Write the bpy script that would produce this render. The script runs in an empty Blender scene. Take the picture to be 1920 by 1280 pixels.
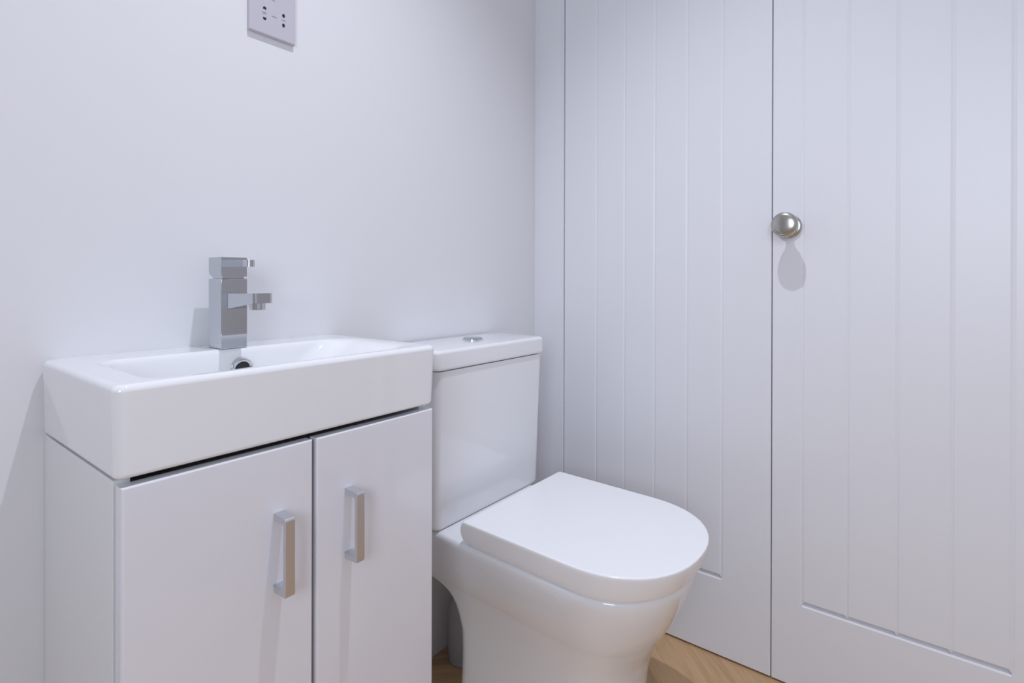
import bpy, bmesh, math, random
from mathutils import Vector, Matrix
random.seed(7)
S = bpy.context.scene
COL = S.collection
R = math.radians

# ------------------------------------------------------------------ camera
# room axes: x to the right along the vanity wall, y towards the vanity wall, z up (metres)
cam = bpy.data.cameras.new('camera')
cam.sensor_width = 36.0
cam.lens = 36.0 * 1003.4 / 1920.0
cam.shift_y = -(640.0 - 527.3) / 1920.0
cam.clip_start = 0.01
co = bpy.data.objects.new('camera', cam)
COL.objects.link(co)
yaw, pit, rol = R(37.66), 0.002, -0.0024
B = Matrix(((math.sin(yaw), -math.cos(yaw), 0), (0, 0, 1), (math.cos(yaw), math.sin(yaw), 0)))
P_ = Matrix(((1, 0, 0), (0, math.cos(pit), math.sin(pit)), (0, -math.sin(pit), math.cos(pit))))
Q_ = Matrix(((math.cos(rol), -math.sin(rol), 0), (math.sin(rol), math.cos(rol), 0), (0, 0, 1)))
M = Q_ @ P_ @ B                                   # rows: right, up, forward
rot = Matrix((M[0], M[1], -M[2])).transposed()
co.matrix_world = Matrix.Translation((0, 0, 0.905)) @ rot.to_4x4()
S.camera = co

# ------------------------------------------------------------------ light and exposure
world = bpy.data.worlds.new('world')
world.use_nodes = True
world.node_tree.nodes['Background'].inputs[0].default_value = (0.8, 0.87, 1.0, 1)
world.node_tree.nodes['Background'].inputs[1].default_value = 0.0
S.world = world
S.view_settings.view_transform = 'Standard'
S.view_settings.look = 'None'
S.view_settings.gamma = 1.0
S.view_settings.exposure = 0.32
S.view_settings.use_curve_mapping = False
CEIL = 2.46

def downlight(x, y, power, radius=0.014, beam=100):
    l = bpy.data.lights.new('downlight_lamp', 'SPOT')
    l.energy = power
    l.color = (0.865, 0.885, 1.0)
    l.spot_size = R(beam)
    l.spot_blend = 1.0
    l.shadow_soft_size = radius
    o = bpy.data.objects.new('downlight_lamp', l)
    o.location = (x, y, CEIL - 0.03)
    COL.objects.link(o)

downlight(0.54, 0.31, 50)
downlight(0.54, -0.75, 7)
downlight(1.95, -0.60, 26, 0.03, 150)        # unseen lamp, added to lighten the made-up hall that the tap reflects
# added fill light, set in an invented window of the left wall (frame below)
WY0, WY1, WZ0, WZ1 = -0.80, -0.05, 0.85, 1.85
wl = bpy.data.lights.new('added_window_fill', 'AREA')
wl.shape = 'RECTANGLE'
wl.size, wl.size_y = WZ1 - WZ0 - 0.1, WY1 - WY0 - 0.1
wl.energy = 12
wl.color = (0.80, 0.88, 1.0)
wo = bpy.data.objects.new('added_window_fill', wl)
wo.location = (-1.00, (WY0 + WY1) / 2, (WZ0 + WZ1) / 2)
wo.rotation_euler = (0, R(-90), 0)
COL.objects.link(wo)

# ------------------------------------------------------------------ materials
def mat(name, col, rough=0.5, metal=0.0, coat=0.0, bump=0.0, bscale=200.0, var=0.0, ior=1.5, spec=None):
    m = bpy.data.materials.new(name)
    m.use_nodes = True
    nt = m.node_tree
    b = nt.nodes['Principled BSDF']
    b.inputs['Base Color'].default_value = (*col, 1)
    b.inputs['Roughness'].default_value = rough
    b.inputs['Metallic'].default_value = metal
    b.inputs['IOR'].default_value = ior
    if spec is not None:
        b.inputs['Specular IOR Level'].default_value = spec
    if coat:
        b.inputs['Coat Weight'].default_value = coat
        b.inputs['Coat Roughness'].default_value = 0.03
    tc = nt.nodes.new('ShaderNodeTexCoord')
    n = nt.nodes.new('ShaderNodeTexNoise')
    n.inputs['Scale'].default_value = bscale
    n.inputs['Detail'].default_value = 3
    nt.links.new(tc.outputs['Object'], n.inputs['Vector'])
    if bump:
        bp = nt.nodes.new('ShaderNodeBump')
        bp.inputs['Strength'].default_value = bump
        bp.inputs['Distance'].default_value = 0.001
        nt.links.new(n.outputs['Fac'], bp.inputs['Height'])
        nt.links.new(bp.outputs['Normal'], b.inputs['Normal'])
    # faint unevenness of the gloss
    mr = nt.nodes.new('ShaderNodeMapRange')
    mr.inputs['To Min'].default_value = max(0.0, rough - 0.02)
    mr.inputs['To Max'].default_value = rough + 0.02
    nt.links.new(n.outputs['Fac'], mr.inputs['Value'])
    nt.links.new(mr.outputs['Result'], b.inputs['Roughness'])
    return m

def oak(name, base, dark):
    m = bpy.data.materials.new(name)
    m.use_nodes = True
    nt = m.node_tree
    b = nt.nodes['Principled BSDF']
    tc = nt.nodes.new('ShaderNodeTexCoord')
    oi = nt.nodes.new('ShaderNodeObjectInfo')
    ad = nt.nodes.new('ShaderNodeVectorMath')
    ad.operation = 'ADD'
    mp = nt.nodes.new('ShaderNodeMapping')
    mp.inputs['Scale'].default_value = (3, 42, 3)
    n = nt.nodes.new('ShaderNodeTexNoise')
    n.inputs['Scale'].default_value = 2.2
    n.inputs['Detail'].default_value = 7
    n.inputs['Roughness'].default_value = 0.62
    n.inputs['Distortion'].default_value = 0.7
    rp = nt.nodes.new('ShaderNodeValToRGB')
    rp.color_ramp.elements[0].position = 0.3
    rp.color_ramp.elements[0].color = (*dark, 1)
    rp.color_ramp.elements[1].position = 0.68
    rp.color_ramp.elements[1].color = (*base, 1)
    hs = nt.nodes.new('ShaderNodeHueSaturation')
    mr = nt.nodes.new('ShaderNodeMapRange')
    mr.inputs['To Min'].default_value = 0.8
    mr.inputs['To Max'].default_value = 1.15
    L = nt.links.new
    L(tc.outputs['Object'], ad.inputs[0])
    L(oi.outputs['Random'], ad.inputs[1])
    L(ad.outputs[0], mp.inputs['Vector'])
    L(mp.outputs['Vector'], n.inputs['Vector'])
    L(n.outputs['Fac'], rp.inputs['Fac'])
    L(oi.outputs['Random'], mr.inputs['Value'])
    L(mr.outputs['Result'], hs.inputs['Value'])
    L(rp.outputs['Color'], hs.inputs['Color'])
    L(hs.outputs['Color'], b.inputs['Base Color'])
    b.inputs['Roughness'].default_value = 0.42
    bp = nt.nodes.new('ShaderNodeBump')
    bp.inputs['Strength'].default_value = 0.15
    bp.inputs['Distance'].default_value = 0.001
    L(n.outputs['Fac'], bp.inputs['Height'])
    L(bp.outputs['Normal'], b.inputs['Normal'])
    return m

M_WALL = mat('wall_paint', (0.795, 0.795, 0.82), 0.6, bump=0.08, bscale=260)
M_CEIL = mat('ceiling_paint', (0.86, 0.86, 0.87), 0.7, bump=0.05)
M_DOOR = mat('door_paint', (0.79, 0.80, 0.84), 0.38, bump=0.06, bscale=180)
M_CERAMIC = mat('white_ceramic', (0.865, 0.87, 0.89), 0.05, coat=0.5)
M_SEAT = mat('seat_plastic', (0.90, 0.90, 0.915), 0.16)
M_GLOSS = mat('gloss_cabinet_white', (0.79, 0.79, 0.84), 0.10, coat=0.4)
M_CARC = mat('carcass_white', (0.80, 0.805, 0.82), 0.3)
M_CHROME = mat('chrome', (0.58, 0.60, 0.63), 0.045, metal=1.0)
M_HANDLE = mat('satin_chrome', (0.66, 0.67, 0.70), 0.36, metal=1.0)
M_NICKEL = mat('brushed_nickel', (0.50, 0.485, 0.45), 0.24, metal=1.0, bump=0.03)
M_SOCKET = mat('socket_plastic', (0.57, 0.56, 0.62), 0.3)
M_HOLE = mat('dark_hole', (0.012, 0.012, 0.014), 0.5)
M_PRINT = mat('grey_print', (0.30, 0.30, 0.33), 0.5)
M_PIPE = mat('pipe_plastic', (0.36, 0.37, 0.41), 0.35)
M_SUB = mat('subfloor', (0.10, 0.07, 0.045), 0.8)
M_OAK = oak('oak_parquet', (0.64, 0.42, 0.23), (0.51, 0.315, 0.16))
M_SEAL = mat('rubber_seal', (0.06, 0.06, 0.065), 0.6)

# ------------------------------------------------------------------ helpers
def obj(name, bm, m, parent=None, smooth=None, recalc=True):
    if recalc:
        bmesh.ops.recalc_face_normals(bm, faces=bm.faces)
    me = bpy.data.meshes.new(name)
    bm.to_mesh(me)
    bm.free()
    if m is not None:
        me.materials.append(m)
    if smooth is not None:
        for p in me.polygons:
            p.use_smooth = True
        me.set_sharp_from_angle(angle=R(smooth))
    o = bpy.data.objects.new(name, me)
    COL.objects.link(o)
    if smooth is not None:            # large flat faces keep their own normal, bevels blend into them
        w = o.modifiers.new('weighted_normal', 'WEIGHTED_NORMAL')
        w.keep_sharp = True
        w.weight = 100
    if parent is not None:
        o.parent = parent
    return o

def tag(o, label, cat, group=None):
    o['label'] = label
    o['category'] = cat
    if group:
        o['group'] = group
    return o

def struct(o, label=None):
    o['kind'] = 'structure'
    if label:
        o['label'] = label
    return o

def empty(name, loc=(0, 0, 0)):
    o = bpy.data.objects.new(name, None)
    o.location = loc
    o.empty_display_size = 0.05
    COL.objects.link(o)
    return o

def put(o, parent):
    """keep the world-space mesh where it is under a parent that stands at parent.location"""
    o.parent = parent
    o.matrix_parent_inverse = Matrix.Translation(-Vector(parent.location))
    return o

def box(bm, x0, x1, y0, y1, z0, z1):
    vs = [bm.verts.new(p) for p in ((x0, y0, z0), (x1, y0, z0), (x1, y1, z0), (x0, y1, z0),
                                    (x0, y0, z1), (x1, y0, z1), (x1, y1, z1), (x0, y1, z1))]
    return [bm.faces.new([vs[i] for i in f]) for f in
            ((3, 2, 1, 0), (4, 5, 6, 7), (0, 1, 5, 4), (1, 2, 6, 5), (2, 3, 7, 6), (3, 0, 4, 7))]

def bevel_all(bm, w, seg=3, sel=None):
    es = [e for e in bm.edges if (sel is None or sel(e))]
    bmesh.ops.bevel(bm, geom=es, offset=w, segments=seg, profile=0.5, affect='EDGES', clamp_overlap=True)

def rbox(x0, x1, y0, y1, z0, z1, w=0.0, seg=3, sel=None):
    bm = bmesh.new()
    box(bm, x0, x1, y0, y1, z0, z1)
    if w:
        bevel_all(bm, w, seg, sel)
    return bm

def loft(rings, cap0=True, cap1=True, bm=None, guard=0.0):
    bm = bm or bmesh.new()
    vr = [[bm.verts.new(p) for p in r] for r in rings]
    n = len(vr[0])
    for a, b in zip(vr, vr[1:]):
        for i in range(n):
            j = (i + 1) % n
            bm.faces.new((a[i], a[j], b[j], b[i]))
    for on, ring, flip in ((cap0, vr[0], True), (cap1, vr[-1], False)):
        if not on:
            continue
        if guard:                     # a narrow inner ring keeps the shading of the cap flat
            c = sum((v.co for v in ring), Vector()) / n
            inner_ = [bm.verts.new(v.co + (c - v.co).normalized() * min(guard, 0.3 * (c - v.co).length)) for v in ring]
            for i in range(n):
                j = (i + 1) % n
                bm.faces.new((ring[i], ring[j], inner_[j], inner_[i]))
            ring = inner_
        bm.faces.new(list(reversed(ring)) if flip else ring)
    return bm

def rrect(x0, x1, y0, y1, r, z, n=8):
    """rounded rectangle ring; r a number or four corner radii (x1y0, x1y1, x0y1, x0y0)"""
    rs = (r,) * 4 if not isinstance(r, (tuple, list)) else r
    out = []
    cs = ((x1, y0, -1, 1, -90), (x1, y1, -1, -1, 0), (x0, y1, 1, -1, 90), (x0, y0, 1, 1, 180))
    for (cx, cy, sx, sy, a0), rr in zip(cs, rs):
        ox, oy = cx + sx * rr, cy + sy * rr
        for k in range(n + 1):
            a = R(a0 + 90 * k / n)
            out.append((ox + rr * math.cos(a), oy + rr * math.sin(a), z))
    return out

def lathe(profile, n=40, bm=None, cap0=True, cap1=True):
    """profile of (radius, height) about the local z axis"""
    return loft([[(r * math.cos(2 * math.pi * k / n), r * math.sin(2 * math.pi * k / n), h) for k in range(n)]
                 for r, h in profile], cap0, cap1, bm)

def xform(bm, mtx):
    bmesh.ops.transform(bm, matrix=mtx, verts=bm.verts)
    return bm

# ------------------------------------------------------------------ the room
XD = 1.326            # face of the cupboard doors
YW = 0.936            # vanity wall
XL, YF = -0.95, -1.15  # walls behind and left of the camera
struct(obj('wall_back', rbox(XL - 0.1, XD + 0.16, YW, YW + 0.1, -0.05, CEIL), M_WALL),
       'plain white painted wall behind the vanity and toilet')
bm = bmesh.new()
box(bm, XL - 0.1, XL, YF, WY0, -0.05, CEIL)
box(bm, XL - 0.1, XL, WY1, YW, -0.05, CEIL)
box(bm, XL - 0.1, XL, WY0, WY1, -0.05, WZ0)
box(bm, XL - 0.1, XL, WY0, WY1, WZ1, CEIL)
struct(obj('wall_left', bm, M_WALL))
bm = bmesh.new()
for a, b, c, d in ((WY0, WY0 + 0.05, WZ0, WZ1), (WY1 - 0.05, WY1, WZ0, WZ1), (WY0 + 0.05, WY1 - 0.05, WZ0, WZ0 + 0.05), (WY0 + 0.05, WY1 - 0.05, WZ1 - 0.05, WZ1)):
    box(bm, XL - 0.09, XL - 0.04, a, b, c, d)
win = struct(obj('added_window_1', bm, M_DOOR))  # unseen window, made up to hold the fill light
pn = obj('added_pane', rbox(XL - 0.070, XL - 0.066, WY0 + 0.05, WY1 - 0.05, WZ0 + 0.05, WZ1 - 0.05), mat('frosted_glass', (0.85, 0.88, 0.9), 0.5))  # glazing of the added window, set behind its lamp
pn.parent = win
struct(obj('wall_front', rbox(XL - 0.1, XD + 1.30, YF - 0.1, YF, -0.05, CEIL), M_WALL))
struct(obj('ceiling', rbox(XL - 0.1, XD + 1.30, YF - 0.1, YW + 0.1, CEIL, CEIL + 0.05), M_CEIL))

# right-hand side: backing of the cupboard, header above the doors, end piece
bm = bmesh.new()
box(bm, XD + 0.06, XD + 0.16, -0.36, YW, -0.05, CEIL)           # backing
box(bm, XD, XD + 0.06, YF, YW, 2.06, CEIL)                      # header above the doors
box(bm, XD, XD + 0.06, -0.40, -0.345, -0.05, 2.06)              # pier beside the far door
box(bm, XD + 0.06, XD + 0.16, YF, -0.36, 2.06, CEIL)            # over the doorway, added with its hall for the chrome to reflect
box(bm, XD + 1.20, XD + 1.30, YF, 0.10, -0.05, CEIL)            # far side of the added hall
box(bm, XD + 0.16, XD + 1.20, 0.0, 0.10, -0.05, CEIL)           # end of the added hall
struct(obj('wall_right', bm, M_WALL))

# frame strip between the corner and the first door: flat board, two soft steps and a bead at the door
bm = bmesh.new()
prof = [(YW, 0.0), (0.921, 0.0), (0.919, -0.003), (0.842, -0.003), (0.8405, -0.0015), (0.8395, -0.0015),
        (0.838, -0.004), (0.8335, -0.004), (0.8325, -0.002), (0.8325, 0.058), (YW, 0.058)]
loft([[(XD + dx, y, z) for y, dx in prof] for z in (0.0, 2.06)], bm=bm)
struct(obj('trim_1', bm, M_DOOR), 'white painted frame strip between wall corner and cupboard door')

# oak herringbone floor: every plank its own object
floor = struct(obj('floor', rbox(XL - 0.1, XD + 1.30, YF - 0.1, YW + 0.1, -0.06, -0.016), M_SUB),
               'oak herringbone parquet floor')
PW, PL = 0.14, 0.56
hb = obj('added_hall_boards', rbox(XD + 0.16, XD + 1.20, YF, 0.0, -0.016, 0.0), M_OAK)  # floor of the added hall, unseen except in reflections
hb.parent = floor
def plank_bm(rotated):
    bm = rbox(-PL / 2, PL / 2, -PW / 2, PW / 2, -0.016, 0.0)
    top = [e for e in bm.edges if all(abs(v.co.z) < 1e-6 for v in e.verts)]
    bmesh.ops.inset_region(bm, faces=[f for f in bm.faces if f.normal.z > 0.5 or f.calc_center_median().z > -1e-5], thickness=0.0012, depth=0.0)
    for v in bm.verts:
        if abs(v.co.z) < 1e-6 and (abs(abs(v.co.x) - PL / 2) < 1e-6 or abs(abs(v.co.y) - PW / 2) < 1e-6):
            v.co.z = -0.0012
    return bm
pm_bm = plank_bm(False)
bmesh.ops.recalc_face_normals(pm_bm, faces=pm_bm.faces)
plank_mesh = bpy.data.meshes.new('plank')
pm_bm.to_mesh(plank_mesh)
pm_bm.free()
plank_mesh.materials.append(M_OAK)
FX0, FX1, FY0, FY1 = XL, XD + 0.058, YF, YW
c45 = math.cos(R(45))
G = 0.0006
OFFX, OFFY = 1.139, 0.259
for i in range(-14, 15):
    for j in range(-14, 15):
        for k in (0, 1):
            # classic herringbone lattice in the 45-degree frame
            ux, uy = i * PW + j * PL, i * PW - j * PL
            if k == 0:
                cx, cy, a = ux + PL / 2, uy + PW / 2, 0
            else:
                cx, cy, a = ux + PW / 2, uy + PW + PL / 2, 90
            wx, wy = OFFX + c45 * (cx - cy), OFFY + c45 * (cx + cy)
            ang = R(a + 45)
            ca, sa = math.cos(ang), math.sin(ang)
            cor = [(wx + ca * sx * PL / 2 - sa * sy * PW / 2, wy + sa * sx * PL / 2 + ca * sy * PW / 2)
                   for sx, sy in ((-1, -1), (1, -1), (1, 1), (-1, 1))]
            if max(p[0] for p in cor) < FX0 + 0.01 or min(p[0] for p in cor) > FX1 - 0.01 or \
               max(p[1] for p in cor) < FY0 + 0.01 or min(p[1] for p in cor) > FY1 - 0.01:
                continue
            inside = all(FX0 <= p[0] <= FX1 and FY0 <= p[1] <= FY1 for p in cor)
            mw = Matrix.Translation((wx, wy, 0)) @ Matrix.Rotation(ang, 4, 'Z')
            if inside:
                o = bpy.data.objects.new('plank', plank_mesh)
            else:
                bm = plank_bm(False)
                inv = mw.inverted()
                for pc, pn in (((FX0, 0, 0), (-1, 0, 0)), ((FX1, 0, 0), (1, 0, 0)),
                               ((0, FY0, 0), (0, -1, 0)), ((0, FY1, 0), (0, 1, 0))):
                    bmesh.ops.bisect_plane(bm, geom=bm.verts[:] + bm.edges[:] + bm.faces[:],
                                           plane_co=inv @ Vector(pc), plane_no=inv.to_3x3() @ Vector(pn), clear_outer=True)
                    be = [e for e in bm.edges if len(e.link_faces) == 1]
                    if be:
                        bmesh.ops.holes_fill(bm, edges=be, sides=0)
                if len(bm.faces) < 4:
                    bm.free()
                    continue
                me = bpy.data.meshes.new('plank')
                bm.to_mesh(me)
                bm.free()
                me.materials.append(M_OAK)
                o = bpy.data.objects.new('plank', me)
            COL.objects.link(o)
            o.parent = floor
            o.matrix_local = mw

# ------------------------------------------------------------------ boarded cupboard doors
ZD0, ZD1, ZR = 0.004, 1.985, 0.191      # door bottom, top, top of the bottom rail
TH = 0.040
CH, DEP = 0.0042, 0.0016                # groove half width and depth

def board_bm(y0, y1, z0, z1):
    """tongue and groove board: long edges chamfered, foot chamfered more strongly"""
    bm = bmesh.new()
    def ring(z, ins, d):
        return [(XD + d, y0 + ins, z), (XD + d, y1 - ins, z)]
    f = 0.0075
    v = {}
    def V(key, p):
        v[key] = bm.verts.new(p)
    for s, zz, in_ in (('b', z0 + f, 1), ('t', z1 - f, 1)):
        V(s + '0', (XD, y0 + CH, zz)); V(s + '1', (XD, y1 - CH, zz))
        V(s + '2', (XD + DEP, y1, zz)); V(s + '3', (XD + DEP, y0, zz))
        V(s + '4', (XD + TH - 0.012, y1, zz)); V(s + '5', (XD + TH - 0.012, y0, zz))
    for s, zz in (('B', z0), ('T', z1)):
        V(s + '0', (XD + 0.0090, y0 + CH + 0.0015, zz)); V(s + '1', (XD + 0.0090, y1 - CH - 0.0015, zz))
        V(s + '2', (XD + DEP + 0.0004, y1, zz)); V(s + '3', (XD + DEP + 0.0004, y0, zz))
        V(s + '4', (XD + TH - 0.012, y1, zz)); V(s + '5', (XD + TH - 0.012, y0, zz))
    def F(*k):
        bm.faces.new([v[a] for a in k])
    for a, b in (('B', 'b'), ('b', 't'), ('t', 'T')):
        for p, q in (('0', '1'), ('1', '2'), ('2', '4'), ('4', '5'), ('5', '3'), ('3', '0')):
            F(a + p, a + q, b + q, b + p)
    F('B0', 'B3', 'B5', 'B4', 'B2', 'B1')
    F('T0', 'T1', 'T2', 'T4', 'T5', 'T3')
    return bm

def boarded_door(name, ya, yb, grooves, label):
    root = struct(empty(name, (XD, (ya + yb) / 2, 0)), label)
    gs = sorted(grooves)
    for outer_y, inner_y in ((ya, gs[0]), (yb, gs[-1])):           # stiles: plain foot, groove chamfer above the rail
        sg = 1 if inner_y > outer_y else -1
        bm = bmesh.new()
        p0 = [(outer_y, 0.0011), (outer_y + sg * 0.0011, 0), (inner_y, 0), (inner_y, TH), (outer_y, TH)]
        loft([[(XD + dx, y, z) for y, dx in p0] for z in (ZD0, ZR)], bm=bm)
        p1 = [(outer_y, 0.0011), (outer_y + sg * 0.0011, 0), (inner_y - sg * CH, 0), (inner_y, DEP), (inner_y, TH), (outer_y, TH)]
        loft([[(XD + dx, y, z) for y, dx in p1] for z in (ZR, ZD1)], bm=bm)
        put(obj('stile', bm, M_DOOR), root)
    # bottom rail with a bevelled ledge along its top, top rail with the same below
    y0, y1 = gs[0], gs[-1]
    bm = bmesh.new()
    prof = [(0, ZD0), (0, ZR - 0.0052), (0.0009, ZR - 0.0042), (0.0092, ZR), (TH, ZR), (TH, ZD0)]
    loft([[(XD + dx, y, z) for dx, z in prof] for y in (y0, y1)], bm=bm)
    put(obj('bottom_rail', bm, M_DOOR), root)
    zt = ZD1 - 0.115
    bm = bmesh.new()
    prof = [(0, ZD1), (0, zt + 0.006), (0.0092, zt), (TH, zt), (TH, ZD1)]
    loft([[(XD + dx, y, z) for dx, z in prof] for y in (y0, y1)], bm=bm)
    put(obj('top_rail', bm, M_DOOR), root)
    for p, q in zip(gs, gs[1:]):
        put(obj('board', board_bm(p, q, ZR + 0.0002, zt - 0.0002), M_DOOR), root)
    return root

door_a = boarded_door('door_1', 0.2768, 0.8304, (0.726, 0.641, 0.556, 0.471, 0.386),
                      'white tongue and groove cupboard door beside the toilet, without a knob')
door_b = boarded_door('door_2', -0.290, 0.2748, (0.2135, 0.1283, 0.0431, -0.0421, -0.1273),
                      'white tongue and groove cupboard door with round nickel knob')

# knob: mushroom head on a short neck, round rose behind; axis points into the room (-x)
KM = Matrix.Translation((XD, 0.2405, 1.0265)) @ Matrix.Rotation(R(-90), 4, 'Y')
head = [(0.0085, 0.006), (0.0085, 0.023), (0.0098, 0.027), (0.0140, 0.032), (0.0192, 0.0375), (0.0238, 0.0435), (0.0264, 0.0490),
        (0.0270, 0.0525), (0.0266, 0.0560), (0.0252, 0.0592), (0.0232, 0.0612), (0.0205, 0.0626), (0.0160, 0.0638), (0.0100, 0.0647), (0.003, 0.0651)]
knob = put(obj('knob', xform(lathe(head, 48), KM), M_NICKEL, smooth=35), door_b)
knob['label'] = 'round brushed nickel knob'
rose = [(0.0255, 0.0), (0.0260, 0.002), (0.0255, 0.0045), (0.0235, 0.0062), (0.019, 0.0072), (0.009, 0.0074)]
ro = obj('rose', xform(lathe(rose, 48), KM), M_NICKEL, smooth=35)
ro.parent = knob

# ------------------------------------------------------------------ vanity cabinet
BZ0_ = 0.7000            # underside of the washbasin, which rests on the back panel
VX0, VX1, VF, VT = 0.1855, 0.6245, 0.6645, 0.6962
cab = tag(empty('vanity_cabinet', ((VX0 + VX1) / 2, 0.80, 0)),
          'white gloss two-door vanity cabinet under the washbasin', 'cabinet')
for a, b in ((VX0, VX0 + 0.016), (VX1 - 0.016, VX1)):
    put(obj('side_panel', rbox(a, b, VF, YW - 0.001, 0.0, VT, 0.0008, 2), M_CARC), cab)
put(obj('back_panel', rbox(VX0 + 0.016, VX1 - 0.016, YW - 0.012, YW - 0.001, 0.06, BZ0_), M_CARC), cab)
put(obj('bottom_panel', rbox(VX0 + 0.016, VX1 - 0.016, VF, YW - 0.012, 0.06, 0.076), M_CARC), cab)
put(obj('plinth', rbox(VX0 + 0.016, VX1 - 0.016, VF + 0.03, VF + 0.046, 0.0, 0.06), M_CARC), cab)

def cabinet_door(x0, x1, hx):
    bm = rbox(x0, x1, 0.6455, 0.6620, 0.070, 0.6920)
    bevel_all(bm, 0.0028, 4, lambda e: all(v.co.y < 0.646 for v in e.verts))
    d = put(obj('door', bm, M_GLOSS, smooth=40), cab)
    # bow handle: flat front bar with two short feet
    z0, z1, w, out, t = 0.5135, 0.6125, 0.0125, 0.0290, 0.0052
    yf = 0.6455
    prof = [(yf, z0), (yf, z0 + 0.0095), (yf - out + t + 0.003, z0 + 0.0075), (yf - out + t, z0 + 0.0105),
            (yf - out + t, z1 - 0.0105), (yf - out + t + 0.003, z1 - 0.0075), (yf, z1 - 0.0095), (yf, z1),
            (yf - out + 0.002, z1 - 0.001), (yf - out, z1 - 0.0035), (yf - out, z0 + 0.0035), (yf - out + 0.002, z0 + 0.001)]
    bm = loft([[(x, y, z) for y, z in prof] for x in (hx - w / 2, hx + w / 2)])
    bevel_all(bm, 0.0006, 2)
    h = obj('handle', bm, M_HANDLE, smooth=30)
    h['label'] = 'satin chrome bow handle'
    h.parent = d
    return d
cabinet_door(0.1875, 0.4025, 0.3545)
cabinet_door(0.4083, 0.6225, 0.4585)

# ------------------------------------------------------------------ washbasin
BX0, BX1, BY0, BY1, BZ0, BZ1 = 0.1808, 0.6295, 0.6440, YW - 0.0001, 0.7000, 0.7970
basin = tag(empty('washbasin', ((BX0 + BX1) / 2, 0.79, BZ0)),
            'white rectangular ceramic washbasin on top of the vanity cabinet', 'washbasin')
def outer(ins, z, xr=0.0):
    r = max(0.004, 0.012 - ins)
    return rrect(BX0 + ins, BX1 - ins - xr, BY0 + ins, BY1, (r, 0.016, 0.016, r), z)
rings = []
N8 = 6
rb = 0.005
rings.append(outer(rb + 0.002, BZ0, 0.004))
for k in range(1, N8 + 1):
    a = R(90 * k / N8)
    rings.append(outer(0.002 + rb * (1 - math.sin(a)), BZ0 + rb * (1 - math.cos(a)), 0.004 * (1 - k / N8) + 0.003))
rt = 0.0075
rings.append(outer(0.0, BZ1 - rt))
for k in range(1, N8 + 1):
    a = R(90 * k / N8)
    rings.append(outer(rt * (1 - math.cos(a)), BZ1 - rt + rt * math.sin(a)))
# bowl: (x0, x1, y0, y1, radii, z)
IX0, IX1, IY0, IY1 = 0.2200, 0.5930, 0.6630, 0.8600
rad = (0.040, 0.050, 0.034, 0.030)
def inner(dx0, dx1, dy0, dy1, z, k=1.0):
    return rrect(IX0 + dx0, IX1 - dx1, IY0 + dy0, IY1 - dy1, tuple(q * k for q in rad), z)
rings += [outer(rt + 0.0015, BZ1),
          inner(-0.0055, -0.016, -0.0042, -0.0055, BZ1),
          inner(-0.004, -0.012, -0.003, -0.004, BZ1 - 0.0001),
          inner(-0.001, -0.004, -0.001, -0.001, BZ1 - 0.0008),
          inner(0.0025, 0.004, 0.002, 0.0012, BZ1 - 0.0030),
          inner(0.005, 0.012, 0.004, 0.0030, BZ1 - 0.0070),
          inner(0.009, 0.030, 0.006, 0.0045, BZ1 - 0.0180),
          inner(0.014, 0.050, 0.008, 0.0060, BZ1 - 0.0340),
          inner(0.021, 0.070, 0.011, 0.0085, BZ1 - 0.0540),
          inner(0.030, 0.090, 0.016, 0.0140, BZ1 - 0.0680),
          inner(0.045, 0.110, 0.028, 0.0280, BZ1 - 0.0760, 0.9),
          inner(0.075, 0.140, 0.050, 0.0520, BZ1 - 0.0800, 0.7)]
bm = loft(rings)
put(obj('basin_body', bm, M_CERAMIC, smooth=50), basin)
# overflow: chrome ring with a dark throat on the back wall of the bowl
OM = Matrix.Translation((0.4080, 0.8530, 0.7650)) @ Matrix.Rotation(R(90 + 9), 4, 'X')
orb = lathe([(0.0105, 0.0002), (0.0120, 0.0026), (0.0145, 0.0034), (0.0162, 0.0024), (0.0168, -0.004)], 40, cap0=False, cap1=False)
ov = put(obj('overflow_ring', xform(orb, OM), M_CHROME, smooth=40), basin)
th = obj('overflow_hole', xform(lathe([(0.0115, -0.0022), (0.0115, 0.0010)], 32), OM), M_HOLE)
th.parent = ov
th.matrix_parent_inverse = Matrix.Translation((0, 0, 0))
# waste in the bowl floor
wm = Matrix.Translation((0.395, 0.765, BZ1 - 0.0800))
wv = put(obj('waste', xform(lathe([(0.0200, 0.0), (0.0200, 0.0022), (0.0180, 0.0034), (0.0135, 0.0050), (0.004, 0.0060)], 32), wm), M_CHROME, smooth=40), basin)

# ------------------------------------------------------------------ tap
TX0, TX1, TY0, TY1 = 0.3795, 0.4205, 0.8600, 0.9040
tz = BZ1
tap = tag(empty('tap', (0.40, 0.88, tz)), 'square chrome mono mixer tap standing on the washbasin', 'tap')
put(obj('tap_body', rbox(TX0, TX1, TY0, TY1, tz, 0.9065, 0.0016, 3), M_CHROME, smooth=40), tap)
put(obj('collar', rbox(TX0 + 0.004, TX1 - 0.004, TY0 + 0.004, TY1 - 0.005, 0.9060, 0.9105), M_CHROME), tap)
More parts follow.
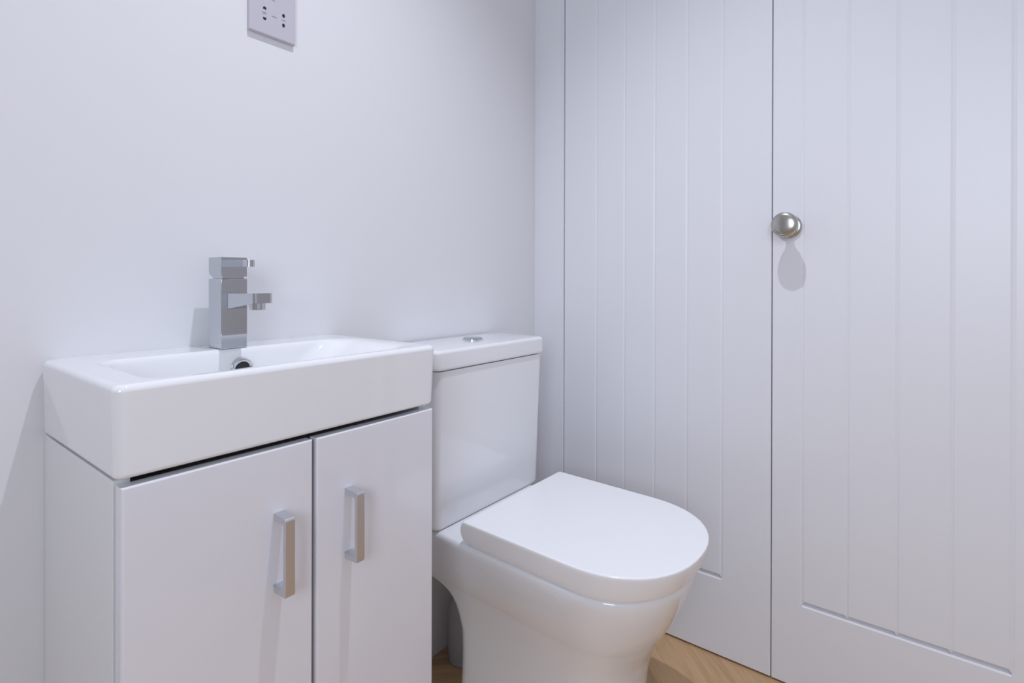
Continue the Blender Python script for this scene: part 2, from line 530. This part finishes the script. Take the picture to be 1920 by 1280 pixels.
# head: square block, rounded underneath at the back
prof = [(TY0 + 0.0003, 0.9100), (TY1 - 0.0100, 0.9100)]
for k in range(0, 7):
    a = R(-90 + 90 * k / 6)
    prof.append((TY1 - 0.0105 + 0.0100 * math.cos(a), 0.9205 + 0.0100 * math.sin(a) + 0.0))
prof += [(TY1 - 0.0005, 0.9400), (TY0 + 0.0003, 0.9400)]
clean = []
for p in prof:
    if not clean or (abs(p[0] - clean[-1][0]) + abs(p[1] - clean[-1][1])) > 5e-4:
        clean.append(p)
bm = loft([[(x, y, z) for y, z in clean] for x in (TX0 + 0.0004, TX1 - 0.0012)])
bevel_all(bm, 0.0014, 2, lambda e: e.calc_face_angle(0) > R(60))
put(obj('head', bm, M_CHROME, smooth=35), tap)
# lever: flat bar out of the head, rounded tip, slightly rising
def bar(x0, x1, y0, y1, za0, za1, zb0, zb1, rt_, n=8):
    """bar along y from y0 (root) to y1 (tip, smaller y); plan view has rounded tip corners"""
    pts = [(x0, y0), (x1, y0)]
    for k in range(n + 1):
        a = R(90 * k / n)
        pts.append((x1 - rt_ + rt_ * math.cos(a), y1 + rt_ - rt_ * math.sin(a)))
    for k in range(n + 1):
        a = R(90 * k / n)
        pts.append((x0 + rt_ - rt_ * math.sin(a), y1 + rt_ - rt_ * math.cos(a)))
    def zz(y, p, q):
        t = (y - y0) / (y1 - y0)
        return p + (q - p) * t
    bm = loft([[(x, y, zz(y, za0, zb0)) for x, y in pts], [(x, y, zz(y, za1, zb1)) for x, y in pts]])
    bevel_all(bm, 0.0011, 2, lambda e: e.calc_face_angle(0) > R(60))
    return bm
put(obj('lever', bar(0.3965, 0.4090, TY0 + 0.004, 0.8105, 0.9248, 0.9365, 0.9248, 0.9350, 0.0050), M_CHROME, smooth=35), tap)
sp = put(obj('spout', bar(0.3850, 0.4150, TY0 + 0.003, 0.7700, 0.8585, 0.8830, 0.8705, 0.8850, 0.0055), M_CHROME, smooth=35), tap)
ae = obj('aerator', xform(lathe([(0.0108, -0.0100), (0.0112, -0.0090), (0.0112, 0.006)], 36, cap0=False), Matrix.Translation((0.400, 0.7880, 0.8700))), M_CHROME, smooth=40)
ae.parent = sp
an = obj('aerator_mesh', xform(lathe([(0.0100, -0.0092), (0.0106, -0.0088)], 32), Matrix.Translation((0.400, 0.7880, 0.8700))), M_HOLE)
an.parent = sp

# ------------------------------------------------------------------ toilet
toilet = tag(empty('toilet', (0.936, 0.60, 0)), 'white close-coupled toilet with closed lid between vanity and cupboard doors', 'toilet')
CXT = 0.9375
def dring(hw, yf, yb, z, yc=None, rb_=0.03, cx=CXT, n=28, twist=0.0, taper=0.0, rear=0.0):
    """D-shaped plan ring: elliptical front at yf, straight sides, rounded rear corners at yb"""
    if yc is None:
        yc = yf + 0.92 * hw
    yc = min(yc, yb - rb_ - 0.01)
    pts = []
    for k in range(n + 1):                       # front half, right side to left side
        a = R(180 * k / n)
        c, s = math.cos(a), math.sin(a)
        e = 2.0 / 2.25
        px = hw * (abs(c) ** e) * (1 if c >= 0 else -1)
        py = yc - (yc - yf) * (abs(s) ** e)
        pts.append((px, py))
    for k in range(1, 5):                        # left side going back
        t = k / 5
        pts.append((-hw - taper * t, yc + (yb - rb_ - yc) * t))
    for k in range(7):                           # rear left corner
        a = R(90 * k / 6)
        pts.append((-(hw + taper) + rb_ - rb_ * math.cos(a), yb - rb_ + rb_ * math.sin(a)))
    for k in range(7):                           # rear right corner
        a = R(90 * k / 6)
        pts.append(((hw + taper) - rb_ + rb_ * math.sin(a), yb - rb_ + rb_ * math.cos(a)))
    for k in range(4, 0, -1):
        t = k / 5
        pts.append((hw + taper * t, yc + (yb - rb_ - yc) * t))
    ct, st = math.cos(twist), math.sin(twist)
    out = []
    for x, y in pts:
        yy = y - 0.713
        out.append((cx + x * ct - yy * st * -1 if False else cx + x + yy * math.tan(twist), y, z))
    return out
TW = R(2.1)
secs = [  # z, half width, front, back, rear corner radius
    (0.000, 0.121, 0.410, 0.785, 0.03), (0.010, 0.1195, 0.412, 0.784, 0.03), (0.080, 0.1150, 0.417, 0.783, 0.03),
    (0.130, 0.1140, 0.416, 0.783, 0.03), (0.171, 0.1150, 0.411, 0.784, 0.03), (0.206, 0.1195, 0.401, 0.792, 0.03),
    (0.225, 0.1235, 0.393, 0.797, 0.03), (0.242, 0.1275, 0.384, 0.806, 0.03), (0.253, 0.1305, 0.378, 0.818, 0.03),
    (0.262, 0.133, 0.373, 0.838, 0.03), (0.268, 0.135, 0.370, 0.868, 0.03), (0.273, 0.137, 0.367, 0.915, 0.03),
    (0.282, 0.141, 0.362, 0.922, 0.03), (0.305, 0.149, 0.350, 0.923, 0.03), (0.330, 0.1565, 0.3385, 0.923, 0.03),
    (0.352, 0.162, 0.330, 0.923, 0.03), (0.368, 0.1655, 0.3255, 0.923, 0.03), (0.378, 0.1665, 0.324, 0.923, 0.03),
    (0.3835, 0.1652, 0.325, 0.9225, 0.029), (0.3870, 0.1620, 0.328, 0.9205, 0.027), (0.3885, 0.1565, 0.333, 0.9165, 0.025)]
bm = loft([dring(hw, yf, yb, z, rb_=rr, twist=TW) for z, hw, yf, yb, rr in secs])
put(obj('pan', bm, M_CERAMIC, smooth=45), toilet)
# seat ring under the lid (only its thin edge shows)
bm = loft([dring(0.1625, 0.3240, 0.7005, z, yc=0.468, rb_=0.006, twist=TW) for z in (0.3888, 0.3965)])
put(obj('seat', bm, M_SEAT, smooth=40), toilet)
# lid: deep wrap-over shell, rounded back
def lid_ring(ins, z, back, fr=None):
    return dring(0.1745 - ins, 0.3000 + (ins if fr is None else fr), 0.713 - 0.004 + back, z, yc=0.468, rb_=0.005, twist=TW)
lr = [lid_ring(0.0090, 0.3935, -0.003, 0.0165), lid_ring(0.0066, 0.3940, 0.001, 0.0140), lid_ring(0.0052, 0.3975, 0.0055, 0.0120),
      lid_ring(0.0038, 0.406, 0.0095, 0.0085), lid_ring(0.0024, 0.415, 0.0105, 0.0050), lid_ring(0.0012, 0.4245, 0.0085, 0.0022),
      lid_ring(0.0004, 0.431, 0.0050, 0.0006), lid_ring(0.0003, 0.4347, 0.0020), lid_ring(0.0009, 0.4363, 0.0003), lid_ring(0.0021, 0.4370, -0.0014)]
bm = loft(lr, guard=0.004)
put(obj('lid', bm, M_SEAT, smooth=40), toilet)
for hx in (0.865, 1.012):                         # hinge blocks between lid and cistern
    bm = lathe([(0.0135, 0.0), (0.0135, 0.012), (0.0125, 0.0150), (0.006, 0.0158)], 28)
    put(obj('hinge', xform(bm, Matrix.Translation((hx, 0.735, 0.3880))), M_CHROME, smooth=40), toilet)
# cistern: tapering tank with rounded front corners
def cring(ins, z, yfront, r=0.014):
    return rrect(0.7605 + ins, 1.1305 - 0.25 * ins, yfront, 0.9270, (r, 0.02, 0.02, r), z)
cr = [cring(0.0140, 0.3892, 0.7915, 0.012), cring(0.0105, 0.3900, 0.7885), cring(0.0085, 0.3925, 0.7868), cring(0.0078, 0.397, 0.7860),
      cring(0.0050, 0.50, 0.7820), cring(0.0020, 0.62, 0.7775), cring(0.0000, 0.712, 0.7740), cring(0.0008, 0.7185, 0.7750), cring(0.006, 0.7192, 0.780)]
put(obj('cistern', loft(cr), M_CERAMIC, smooth=45), toilet)
def lring(ins, z):
    return rrect(0.7525 + ins, 1.1345 - ins, 0.7690 + ins, 0.9300, (0.014, 0.034, 0.034, 0.014), z)
lz0, lz1 = 0.7208, 0.7625
ll = [lring(0.006, lz0), lring(0.0025, lz0 + 0.0005), lring(0.0008, lz0 + 0.002), lring(0.0, lz0 + 0.006), lring(0.0, lz1 - 0.008)]
for k in range(1, 7):
    a = R(90 * k / 6)
    ll.append(lring(0.008 * (1 - math.cos(a)), lz1 - 0.008 + 0.008 * math.sin(a)))
ll += [lring(0.03, lz1 + 0.0006), lring(0.065, lz1 + 0.0008)]
cl = put(obj('cistern_lid', loft(ll, guard=0.004), M_CERAMIC, smooth=45), toilet)
BTM = Matrix.Translation((0.9560, 0.8560, lz1 + 0.0008))
fb = put(obj('flush_button', xform(lathe([(0.0245, 0.0), (0.0245, 0.0022), (0.0225, 0.0038), (0.0205, 0.0040), (0.0203, 0.0020)], 48, cap1=True), BTM), M_CHROME, smooth=40), toilet)
fb['label'] = 'chrome dual flush button'
for sgn, a0, a1 in ((1, -62, 118), (-1, 118, 298)):
    n = 20
    def half(r, h, off):
        p = []
        mid = R((a0 + a1) / 2)
        for k in range(n + 1):
            a = R(a0 + (a1 - a0) * k / n)
            p.append((r * math.cos(a) + off * math.cos(mid), r * math.sin(a) + off * math.sin(mid), h))
        return p
    bm = loft([half(0.0196, 0.0018, 0.0006), half(0.0194, 0.0046, 0.0007), half(0.0180, 0.0056, 0.0010), half(0.010, 0.0062, 0.0040)])
    h = obj('button_half', xform(bm, BTM), M_CHROME, smooth=40)
    h.parent = fb

# soil pipe behind the pan, down into the floor
def tube(path, r, n=28):
    rings = []
    for i, p in enumerate(path):
        a = Vector(path[max(i - 1, 0)]); b = Vector(path[min(i + 1, len(path) - 1)])
        d = (b - a).normalized()
        u = Vector((1, 0, 0)); w = d.cross(u).normalized()
        rings.append([Vector(p) + r * (u * math.cos(2 * math.pi * k / n) + w * math.sin(2 * math.pi * k / n)) for k in range(n)])
    return loft(rings)
PX = 0.957
path = [(PX, 0.790, 0.165), (PX, 0.815, 0.165)]
for k in range(1, 9):
    a = R(90 * k / 8)
    path.append((PX, 0.815 + 0.058 * math.sin(a), 0.107 + 0.058 * math.cos(a)))
path += [(PX, 0.873, 0.06), (PX, 0.873, 0.001)]
pc = put(obj('pan_connector', tube(path, 0.046), M_PIPE, smooth=40), toilet)
pc['label'] = 'grey plastic waste pipe'

# ------------------------------------------------------------------ shaver socket
SX0, SX1, SZ0, SZ1 = 0.4563, 0.5423, 1.3402, 1.4862
sock = tag(empty('shaver_socket', ((SX0 + SX1) / 2, YW, SZ0)), 'white plastic shaver socket on the wall above the tap', 'socket')
SY = YW - 0.0075
bm = rbox(SX0, SX1, SY, YW - 0.0003, SZ0, SZ1)
bevel_all(bm, 0.0022, 3, lambda e: not all(v.co.y > YW - 0.001 for v in e.verts))
put(obj('plate', bm, M_SOCKET, smooth=40), sock)
def disc(x, z, rx, rz, clip=None, n=20):
    bm = bmesh.new()
    pts = []
    for k in range(n):
        a = 2 * math.pi * k / n
        px, pz = rx * math.cos(a), rz * math.sin(a)
        if clip == 'up':
            pz = max(pz, -0.35 * rz)
        if clip == 'down':
            pz = min(pz, 0.35 * rz)
        pts.append((x + px, pz + z))
    loft([[(a, SY - 0.0004, b) for a, b in pts], [(a, SY + 0.002, b) for a, b in pts]], bm=bm)
    return bm
def strip(x0, x1, z0, z1):
    return rbox(x0, x1, SY - 0.0003, SY + 0.001, z0, z1)
def at(px, py):
    """offset on the plate, measured from its lower left corner in millimetres"""
    return SX0 + px / 1000.0, SZ0 + py / 1000.0
for px, py, rx, rz, cl_ in ((27.0, 45.4, 3.0, 3.6, 'up'), (27.0, 28.6, 3.0, 3.6, 'down'), (62.2, 46.2, 2.5, 3.4, None), (62.2, 28.6, 2.5, 3.4, None)):
    x, z = at(px, py)
    put(obj('pin_hole', disc(x, z, rx / 1000, rz / 1000, cl_), M_HOLE), sock)
for px, py, w, h in ((26.4, 38.8, 7.5, 0.8), (26.4, 36.4, 7.5, 0.8), (45.0, 37.4, 9.5, 1.4), (62.4, 37.8, 9.0, 1.1), (43.4, 66.4, 6.0, 1.2)):
    x, z = at(px, py)
    put(obj('print_mark', strip(x - w / 2000, x + w / 2000, z - h / 2000, z + h / 2000), M_PRINT), sock)
